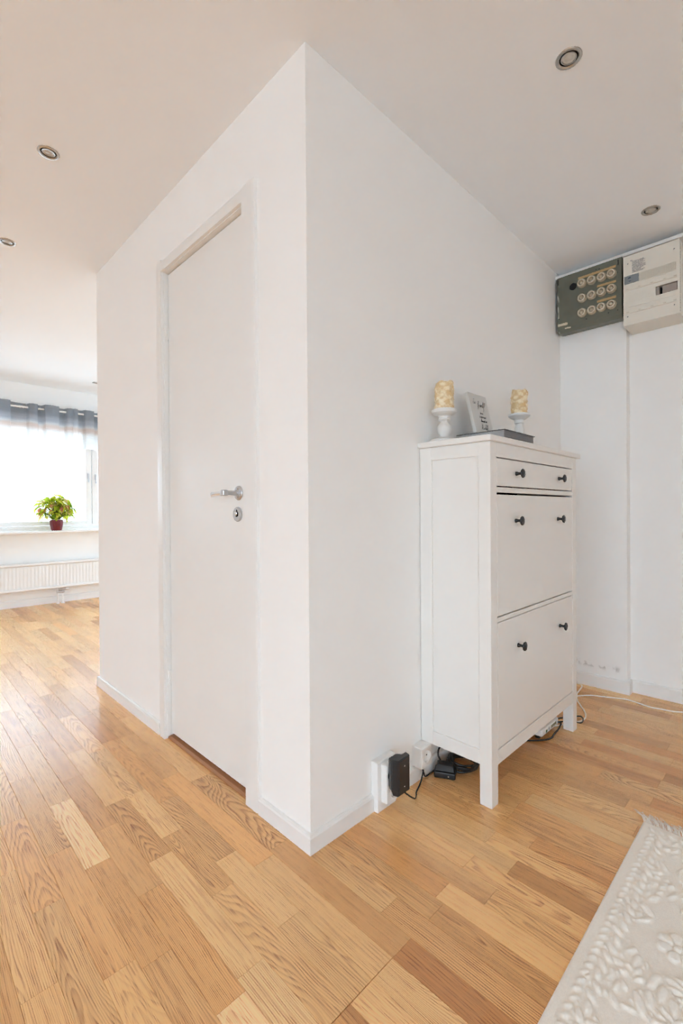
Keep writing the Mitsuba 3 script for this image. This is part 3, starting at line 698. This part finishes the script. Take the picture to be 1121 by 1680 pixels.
# adapter lying on the floor
fa = thing('power_adapter', 'rounded black power adapter lying on the floor by the coiled cable', 'power adapter')
def place_fa(m):
    m = m.copy(); m.apply_transform(rotm((0, 0, 1), -63)); m.apply_translation((.621, -.066, 0)); return m
obj('lower_shell', place_fa(rbox(-.040, .040, -.027, .027, .0004, .026, .006)), 'm_black', fa)
obj('upper_shell', place_fa(hullpts([(x, y, .0262) for x in (-.034, .034) for y in (-.019, .025)] + [(x, y, .046) for x in (-.026, .026) for y in (-.006, .020)] + [(x, y, .043) for x in (-.030, .030) for y in (-.010, .022)])), 'm_black', fa)
obj('led', place_fa(bx(.012, .016, -.0274, -.026, .010, .014)), 'm_chrome', fa)
# coil
cc = thing('coiled_cable', 'bundle of coiled black cable on the floor under the cabinet', 'cable')
pts = []
rc = random.Random(3)
for i in range(64):
    a = i / 64 * 2 * PI * 5.2
    e = 1 + .16 * math.sin(a * .37 + 1) + .10 * rc.uniform(-1, 1)
    pts.append((.724 + .054 * e * math.cos(a) , -.083 + .050 * e * math.sin(a) + .004 * math.sin(a * .5), .0055 + .012 * (i / 64) + .022 * (.5 + .5 * math.sin(a - .6)) * (i / 64) + .004 * rc.random()))
obj('coil', tube(pts, .0042, 8, 6), 'm_black', cc)
obj('lead', tube([(.642, -.031, .036), (.640, -.022, .060), (.655, -.022, .082), (.690, -.035, .082), (.705, -.055, .066), (.715, -.065, .048), (.73, -.078, .04)], .0034, 8, 10), 'm_black', cc)
# router under the cabinet
rt_ = thing('router', 'white network router with ports half hidden under the cabinet', 'router')
bsdf('m_port_yellow', lin(150, 140, 95), .5)
bsdf('m_port_green', (.01, .10, .05), .4)
QX0, QX1, QY0, QY1 = 1.135, 1.325, -.226, -.07
obj('case', rbox(QX0, QX1, QY0, QY1, .018, .050, .008), 'm_white_plastic', rt_)
obj('foot', cat(*[bx(x, x + .03, y, y + .02, .0004, .0195, .002) for x in (QX0 + .02, QX1 - .05) for y in (QY0 + .02, QY1 - .04)]), 'm_black', rt_)
for i in range(4): obj('network_port', bx(QX0 + .100 + i * .0155, QX0 + .112 + i * .0155, QY0 - .0004, QY0 + .004, .028, .041), 'm_port_yellow', rt_)
obj('green_port', bx(QX0 + .040, QX0 + .056, QY0 - .0004, QY0 + .004, .027, .038), 'm_port_green', rt_)
obj('usb_port', bx(QX0 + .072, QX0 + .079, QY0 - .0004, QY0 + .004, .028, .042), 'm_socket_dark', rt_)
obj('power_lead', tube([(QX1 - .012, QY0 + .004, .030), (QX1 - .006, QY0 - .012, .026), (1.295, -.236, .008), (1.24, -.238, .0042), (1.19, -.242, .0042), (1.14, -.218, .0042), (1.07, -.15, .0042), (1.0, -.08, .0042)], .0034, 8, 10), 'm_black', rt_, label='black power lead on the floor')
# black and white cables by the right leg
bc = thing('black_cable', 'short black cable loop on the floor behind the right cabinet leg', 'cable')
obj('cord', tube([(1.36, -.16, .003), (1.44, -.205, .0032), (1.490, -.238, .0032), (1.500, -.262, .008), (1.475, -.283, .0105), (1.424, -.290, .0105), (1.402, -.245, .0100), (1.36, -.195, .004)], .0029, 8, 10), 'm_black', bc)
wc = thing('white_cable', 'white cable looping out behind the right cabinet leg and across the floor to the right', 'cable')
bsdf('m_white_cable', lin(246, 240, 228), .6)
obj('cord', tube([(1.96, -.9, .0036), (1.94, -.70, .0036), (1.917, -.615, .0036), (1.890, -.571, .0036), (1.878, -.521, .0036), (1.869, -.470, .0036), (1.884, -.416, .0036), (1.893, -.366, .0036), (1.875, -.322, .0036), (1.845, -.262, .0036), (1.815, -.205, .0036), (1.74, -.150, .0036), (1.64, -.095, .0036), (1.57, -.060, .0036), (1.60, -.040, .0036), (1.74, -.055, .0036),
    (1.88, -.070, .0036), (1.945, -.090, .0036), (1.950, -.112, .0042), (1.92, -.135, .006), (1.85, -.148, .0105), (1.77, -.158, .0115), (1.70, -.182, .005), (1.633, -.224, .0036), (1.570, -.262, .0036), (1.500, -.283, .0036), (1.44, -.272, .0036), (1.38, -.24, .0036), (1.30, -.20, .0036)], .0034, 8, 10), 'm_white_cable', wc)

# ------------------------------------------------------------------ old fuse panel
fp = thing('fuse_panel', 'old grey green fuse panel with twelve cream screw fuses', 'fuse panel')
def green_col(p, n, uv):
    v = fbm(p.y * 30, p.z * 30, p.x * 30, 3); e = noise(p.y * 160, p.z * 50, p.x * 100)
    c = mi.Color3f(.165, .170, .130) * (.9 + .2 * v)
    edge = dr.maximum(smoothstep(-.030, -.020, p.y), 0)
    chips = smoothstep(.62, .72, e) * edge
    return mix(c, (.6, .6, .56), dr.clip(chips, 0, 1))
bsdf('m_green', proc(green_col), .38, specular=.5)
bsdf('m_ceramic', lin(214, 202, 182), .25, specular=.5)
bsdf('m_ceramic_dark', lin(206, 192, 170), .4)
bsdf('m_ceramic_base', lin(198, 184, 160), .35)
bsdf('m_label', lin(216, 180, 128), .5)
bsdf('m_slot', (.03, .03, .03), .6)
GX = 1.902
GY0, GY1, GZ0, GZ1 = -.3465, -.0165, 2.030, 2.3525
pts = []
for y in (GY0, GY1):
    pts += [(LX - .0004, y, GZ0 + .006), (LX - .0004, y, GZ1), (GX + .012, y, GZ0), (GX, y, GZ0 + .022), (GX, y, GZ1 - .004), (GX + .004, y, GZ1)]
obj('case', hullpts(pts), 'm_green', fp, smooth=20)
fdx = trimesh.transformations.rotation_matrix(-PI / 2, (0, 1, 0))
FUSES = [(-0.1514, 2.2752), (-0.2017, 2.2754), (-0.252, 2.2744), (-0.2996, 2.2746), (-0.1526, 2.1919), (-0.2014, 2.193), (-0.2503, 2.1935), (-0.2993, 2.1944), (-0.1522, 2.1106), (-0.2025, 2.11), (-0.25, 2.1106), (-0.299, 2.1103)]
def xface(prof, y, z, seg=28): return ylathe(prof, (GX, y, z), seg)
for y, z in FUSES:
    fk_ = obj('screw_fuse', xface([(.0112, .014), (.0140, .0245), (.0190, .0235), (.0212, .020), (.0215, .014), (.0200, .0105), (.0200, .004), (.0112, .004), (.0112, .014)], y, z, 36), 'm_ceramic', fp)
    obj('base_ring', xface([(.0201, .0005), (.0240, .0005), (.0243, .005), (.0225, .0075), (.0203, .0078), (.0201, .0005)], y, z, 36), 'm_ceramic_base', fk_, label='darker outer ring')
    obj('cap', xface([(0, .004), (.0095, .004), (.0095, .0165), (.0080, .0185), (.0050, .0185), (.0045, .0165), (0, .0165)], y, z, 28), 'm_ceramic_dark', fk_)
def strip(p0, p1, w, m, name, t=.002):
    a, b = (GX, *p0), (GX, *p1)
    ln = math.hypot(b[1] - a[1], b[2] - a[2]); ang = math.degrees(math.atan2(b[2] - a[2], -(b[1] - a[1])))
    mm = bx(-t, 0, -ln, 0, -w / 2, w / 2, .0004); mm.apply_transform(rotm((1, 0, 0), -ang)); mm.apply_translation((GX - .0001, a[1], a[2]))
    return obj(name, mm, m, fp)
strip((-0.1308, 2.3101), (-0.3194, 2.3109), .013, 'm_label', 'label_strip'); strip((-0.2269, 2.233), (-0.3204, 2.231), .012, 'm_label', 'label_strip'); strip((-0.2266, 2.1491), (-0.3201, 2.1485), .013, 'm_label', 'label_strip')
strip((-0.0177, 2.0773), (-0.0727, 2.0754), .014, 'm_ceramic', 'name_plate'); strip((-0.057, 2.0514), (-0.091, 2.0491), .008, 'm_ceramic', 'name_plate')
q = (GX, *(-0.1027, 2.2759)); obj('cover_cap', ylathe([(0, 0), (.019, 0), (.0185, .002), (.010, .0035), (0, .0035)], (GX, q[1], q[2]), 28), 'm_ceramic_dark' if 0 else 'm_slot', fp, label='dark round blanking cap')
for p0 in ((-0.0204, 2.3249), (-0.3302, 2.3272)):
    q = (GX, *p0); obj('slot', bx(GX - .0008, GX + .002, q[1] - .0025, q[1] + .0025, q[2] - .014, q[2] + .014), 'm_slot', fp)
for p0 in ((-0.0242, 2.114), (-0.3266, 2.0745), (-0.283, 2.0727), (-0.2223, 2.328), (-0.2379, 2.3253), (-0.1721, 2.0727), (-0.324, 2.2759)):
    q = (GX, *p0); obj('rivet', ylathe([(0, 0), (.0032, 0), (.002, .0012), (0, .0012)], (GX, q[1], q[2]), 12), 'm_slot', fp)

# ------------------------------------------------------------------ newer white distribution box
db = thing('distribution_box', 'newer white electrical distribution box with a breaker window', 'fuse box')
NX = 1.872
NY0, NY1, NZ0, NZ1 = -.6035, -.3615, 1.968, 2.328
bsdf('m_box_white', lin(240, 234, 222), .35, specular=.5)
bsdf('m_box_cream', lin(228, 220, 205), .45)
bsdf('m_print', lin(150, 146, 146), .6)
bsdf('m_sticker', lin(138, 146, 150), .4)
bsdf('m_navy', lin(40, 62, 92), .5)
bsdf('m_breaker', lin(168, 158, 150), .4)
wy0, wy1 = -0.5947, -0.5043
wz_lo, wz_hi = 2.083, 2.127
bd = mcube(NX, XR - .0004, NY0, NY1, NZ0, NZ1) - mcube(NX - .1, NX + .035, wy0, wy1, wz_lo, wz_hi)
obj('case', to_tm(bd), 'm_box_white', db)
obj('side_seam', bx(NX + .012, NX + .0145, NY0 - .0005, NY0 + .003, NZ0 + .01, NZ1 - .004), 'm_print', db)
for zz0, zz1 in ((2.144, 2.178), (2.025, 2.060)):     # two shallow cover rails across the front
    rk = obj('cover_rail', hullpts([(NX - x, y, z) for y in (NY0 + .012, NY1 - .006) for x, z in ((-.0005, zz0), (-.0005, zz1), (.0045, zz0 + .004), (.003, zz1 - .004))]), 'm_box_white', db)
    for f in (.06, .30, .54, .78, .97):
        y = NY1 - .006 + f * (NY0 - NY1 + .018); obj('clip', bx(NX - .006, NX - .003, y - .006, y + .006, zz0 + .006, zz0 + .012, .001), 'm_box_cream', rk)
rib = obj('blank_strip', cat(*[bx(NX - .0015, NX + .001, NY1 - .008 - (i + 1) * .0088, NY1 - .008 - i * .0088 - .0012, 2.182, 2.222) for i in range(7, 25)]), 'm_box_cream', db)
obj('blank_strip', cat(*[bx(NX - .0015, NX + .001, NY1 - .008 - (i + 1) * .0088, NY1 - .008 - i * .0088 - .0012, 2.083, 2.125) for i in range(0, 15)]), 'm_box_white', db)
st = obj('sticker', bx(NX - .0008, NX + .001, NY1 - .070, NY1 - .004, 2.182, 2.224), 'm_sticker', db, label='grey blue sticker')
obj('printed_mark', cat(bx(NX - .0014, NX - .0007, NY1 - .034, NY1 - .022, 2.209, 2.215), bx(NX - .0013, NX - .0007, NY1 - .035, NY1 - .023, 2.194, 2.1965)), 'm_navy', st)
rows = []
for i in range(12):
    z = 2.292 - i * .0052; ln = (.052, .058, .050, .060, .046, .061, .060, .061, .052, .040, .056, .050)[i]
    rows.append(bx(NX - .0006, NX + .001, NY1 - .040 - ln, NY1 - .040, z - .0016, z + .0012))
rows.append(bx(NX - .0006, NX + .001, NY1 - .044, NY1 - .032, 2.296, 2.300))
obj('printed_lines', cat(*rows), 'm_print', db, smooth=False)
brk = obj('breaker', bx(NX + .004, NX + .03, wy0 + .002, wy0 + (wy1 - wy0) * .70, wz_lo + .001, wz_hi - .004, .001), 'm_breaker', db)
obj('breaker', bx(NX + .004, NX + .03, wy0 + (wy1 - wy0) * .84, wy1 - .001, wz_lo + .001, wz_hi - .001, .001), 'm_breaker', db)
obj('recess', bx(NX + .0305, NX + .034, wy0 + .0005, wy1 - .0005, wz_lo + .0005, wz_hi - .0005), 'm_void', db)
for y, z in [(-0.382, 2.2866), (-0.5815, 2.2864), (-0.5814, 2.0124), (-0.3805, 2.0128)]:
    obj('screw', ylathe([(0, 0), (.0035, 0), (.003, .001), (0, .001)], (NX, y, z), 14), 'm_print', db)

# ------------------------------------------------------------------ carved rug
RX0, RX1, RY0, RY1 = -.62, .838, -1.95, -.667
rg = thing('rug', 'cream carved pile rug with a raised floral pattern and fringe', 'rug')
STEP = .003
gx = np.arange(RX0, RX1 + 1e-6, STEP); gy = np.arange(RY0, RY1 + 1e-6, STEP)
hgt = np.zeros((len(gx), len(gy)))
rq = random.Random(21)
def stamp(cx, cy, ang, ln, wd, h=1.0, tear=.25):
    rr = max(ln, wd) * .75
    i0, i1 = np.searchsorted(gx, (cx - rr, cx + rr)); j0, j1 = np.searchsorted(gy, (cy - rr, cy + rr))
    if i1 <= i0 or j1 <= j0: return
    GX_, GY_ = np.meshgrid(gx[i0:i1] - cx, gy[j0:j1] - cy, indexing='ij')
    u = (GX_ * math.cos(ang) + GY_ * math.sin(ang)) / (ln / 2); v = (-GX_ * math.sin(ang) + GY_ * math.cos(ang)) / (wd / 2)
    v = v / (1 - tear * u).clip(.3, 2)
    d = np.sqrt(u * u + v * v)
    e = np.clip((1 - d) * min(ln, wd) / 2 / .0045, 0, 1); e = e * e * (3 - 2 * e)
    dd = .0042 * np.clip((1.16 - d) / .1, 0, 1) * 0
    cur = hgt[i0:i1, j0:j1]
    groove = np.clip((d - 1) * min(ln, wd) / 2 / .004, 0, 1)      # a carved groove round each petal
    cur[:] = np.where(d < 1, np.maximum(e * h, cur * 0), cur * (.25 + .75 * groove) if True else cur)
def arc(cx, cy, r, a0, a1, w, taper=0.0, n=None):
    n = n or max(4, int(abs(a1 - a0) * r / (w * .8)))
    for i in range(n):
        t = i / max(1, n - 1); a = a0 + (a1 - a0) * t; rr = r * (1 - taper * t)
        x, y = cx + rr * math.cos(a), cy + rr * math.sin(a)
        line_add(x, y, w)
def line_add(x, y, w):
    i0, i1 = np.searchsorted(gx, (x - w, x + w)); j0, j1 = np.searchsorted(gy, (y - w, y + w))
    if i1 <= i0 or j1 <= j0: return
    GX_, GY_ = np.meshgrid(gx[i0:i1] - x, gy[j0:j1] - y, indexing='ij')
    d = np.sqrt(GX_ ** 2 + GY_ ** 2); e = np.clip((w / 2 - d) / .004, 0, 1)
    hgt[i0:i1, j0:j1] = np.maximum(hgt[i0:i1, j0:j1], e * .95)
def scroll(cx, cy, r, a0, turn, w):
    n = int(abs(turn) * r / (w * .3))
    for i in range(n):
        t = i / n; a = a0 + turn * t; rr = r * (1 - .8 * t)
        line_add(cx + rr * math.cos(a), cy + rr * math.sin(a), w * (1 - .25 * t))
def rosette(cx, cy, r, k=7):
    for i in range(k):
        a = i * 2 * PI / k + .3; stamp(cx + .62 * r * math.cos(a), cy + .62 * r * math.sin(a), a, r * .78, r * .62, 1, -.2)
    stamp(cx, cy, 0, r * .5, r * .5)
def frond(x, y, ang, ln, bend, k=6, w=.03):
    for i in range(k):
        t = (i + .6) / k; a = ang + bend * t
        px, py = x + ln * t * math.cos(ang + bend * t * .5), y + ln * t * math.sin(ang + bend * t * .5)
        s = (1 - .5 * t)
        for sg in (-1, 1): stamp(px + w * .55 * s * math.cos(a + sg * 1.2), py + w * .55 * s * math.sin(a + sg * 1.2), a + sg * .75, w * 1.5 * s, w * .62 * s, .9 + .1 * rq.random())
    stamp(x + ln * math.cos(ang + bend * .5), y + ln * math.sin(ang + bend * .5), ang + bend, w * 1.6, w * .7)
# carved ground of flowing petals, then acanthus fronds, scrolls and rosettes
cells = [(x, y) for x in np.arange(RX0 + .055, RX1 - .05, .0235) for y in np.arange(RY0 + .055, RY1 - .05, .0235)]
rq.shuffle(cells)
for x, y in cells:
    x += rq.uniform(-.008, .008); y += rq.uniform(-.008, .008)
    if meshkit.noise(np.array([x * 8, y * 8, 2.0])) > .40:
        stamp(x, y, (meshkit.noise(np.array([x * 6, y * 6, 7.0])) - .5) * 9 + rq.uniform(-.35, .35), rq.uniform(.030, .052), rq.uniform(.012, .020), rq.uniform(.75, 1), .3)
def acanthus(x, y, ang, ln, bend, k=6):
    for i in range(k):
        t = (i + .4) / k; a = ang + bend * t
        px, py = x + ln * t * math.cos(ang + bend * t * .5), y + ln * t * math.sin(ang + bend * t * .5)
        w = .040 * (1 - .45 * t)
        for sg in (-1, 1):
            stamp(px + w * .62 * math.cos(a + sg * 1.1), py + w * .62 * math.sin(a + sg * 1.1), a + sg * .7, w * 1.7, w * .58, 1, .35)
    for i in range(14):
        t = i / 13; line_add(x + ln * t * math.cos(ang + bend * t * .5), y + ln * t * math.sin(ang + bend * t * .5), .009)
    stamp(x + ln * 1.03 * math.cos(ang + bend * .5), y + ln * 1.03 * math.sin(ang + bend * .5), ang + bend, .05, .024, 1, .4)
def moat(cx, cy, r):
    i0, i1 = np.searchsorted(gx, (cx - r - .01, cx + r + .01)); j0, j1 = np.searchsorted(gy, (cy - r - .01, cy + r + .01))
    if i1 <= i0 or j1 <= j0: return
    A, B = np.meshgrid(gx[i0:i1] - cx, gy[j0:j1] - cy, indexing='ij')
    hgt[i0:i1, j0:j1] *= np.clip((np.hypot(A, B) - r) / .004, 0, 1)
for ix, cx in enumerate(np.arange(RX0 + .13, RX1, .285)):
    for iy, cy in enumerate(np.arange(RY1 - .19, RY0, -.30)):
        s_ = 1 if (ix + iy) % 2 else -1
        ox, oy = cx + rq.uniform(-.015, .015), cy + rq.uniform(-.015, .015)
        a0 = rq.uniform(0, 6)
        moat(ox, oy, .092)
        scroll(ox, oy, .085, a0, s_ * 4.9, .019)
        rosette(ox + .008, oy + .006, .046, 7)
        for q in range(3): acanthus(ox + .09 * math.cos(a0 + q * 2.1), oy + .09 * math.sin(a0 + q * 2.1), a0 + q * 2.1 + s_ * .5, .11, s_ * 1.3, 5)
        for dx, dy in ((.142, -.15), (.142, .0), (0, -.15)):
            moat(ox + dx, oy + dy, .038); scroll(ox + dx, oy + dy, .034, a0 + dx * 20, -s_ * 7, .013)
for x in np.arange(RX0 + .03, RX1 - .03, .024):        # rope border beside the plain edge
    stamp(x, RY1 - .036 + rq.uniform(-.002, .002), -.7, .030, .014, .9)
for x in np.arange(RX0 + .03, RX1 - .03, .029):
    stamp(x, RY1 - .060 + rq.uniform(-.004, .004), .6 + rq.uniform(-.4, .4), .042, .017, .95)
for y in np.arange(RY0 + .03, RY1 - .03, .026):
    stamp(RX1 - .034, y, .8, .030, .014, .9); stamp(RX0 + .034, y, .8, .030, .014, .9)
EX, EY = np.meshgrid(np.minimum(gx - RX0, RX1 - gx), np.minimum(gy - RY0, RY1 - gy), indexing='ij')
edge = np.minimum(EX, EY)
hgt *= np.clip((edge - .022) / .004, 0, 1)
GXX, GYY = np.meshgrid(gx, gy, indexing='ij')
pile = meshkit.noise(np.stack([GXX * 260, GYY * 260, GXX * 0], -1), 4) - .5
zz = .0095 + .0050 * hgt + .0009 * pile * (edge > .022) - .004 * np.clip((.005 - edge) / .005, 0, 1)
G = np.stack([GXX, GYY, zz], -1)
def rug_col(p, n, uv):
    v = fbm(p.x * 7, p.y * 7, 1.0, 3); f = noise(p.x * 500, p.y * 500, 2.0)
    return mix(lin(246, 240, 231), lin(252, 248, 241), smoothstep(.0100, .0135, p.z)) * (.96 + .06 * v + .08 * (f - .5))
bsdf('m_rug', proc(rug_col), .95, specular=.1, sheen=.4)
top = gridmesh(G)
nx_, ny_ = len(gx), len(gy)
loop = [(i, 0) for i in range(nx_)] + [(nx_ - 1, j) for j in range(1, ny_)] + [(i, ny_ - 1) for i in range(nx_ - 2, -1, -1)] + [(0, j) for j in range(ny_ - 2, 0, -1)]
lp = np.array([G[i, j] for i, j in loop]); lo = lp.copy(); lo[:, 2] = .0006
n_ = len(lp); ii = np.arange(n_); jj = (ii + 1) % n_
skirt = trimesh.Trimesh(np.vstack([lp, lo]), np.vstack([np.stack([ii, ii + n_, jj + n_], 1), np.stack([ii, jj + n_, jj], 1)]), process=False)
bot = trimesh.Trimesh([(RX0, RY0, .0006), (RX1, RY0, .0006), (RX1, RY1, .0006), (RX0, RY1, .0006)], [(0, 2, 1), (0, 3, 2)], process=False)
obj('pile', cat(top, skirt, bot), 'm_rug', rg, smooth=True)
fr_m = []
for x0, sg in ((RX1, 1), (RX0, -1)):
    y = RY1 - .004
    while y > RY0:
        for q in range(2):
            l = rq.uniform(.034, .058); dy = rq.uniform(.008, .042) if sg > 0 else rq.uniform(-.015, .015)
            fr_m.append(tube([(x0 - sg * .003, y, .006), (x0 + sg * l * .35, y + dy * .3, .0085 + rq.uniform(0, .005)), (x0 + sg * l * .75, y + dy * .7, .005 + rq.uniform(0, .004)), (x0 + sg * l, y + dy + rq.uniform(-.005, .005), .0022 + rq.uniform(0, .003))], .0012, 4, 3, None))
        y -= .0042
k = obj('fringe', cat(*fr_m), 'm_rug', rg)
tag(k, 'frayed cream fringe', kind='stuff')
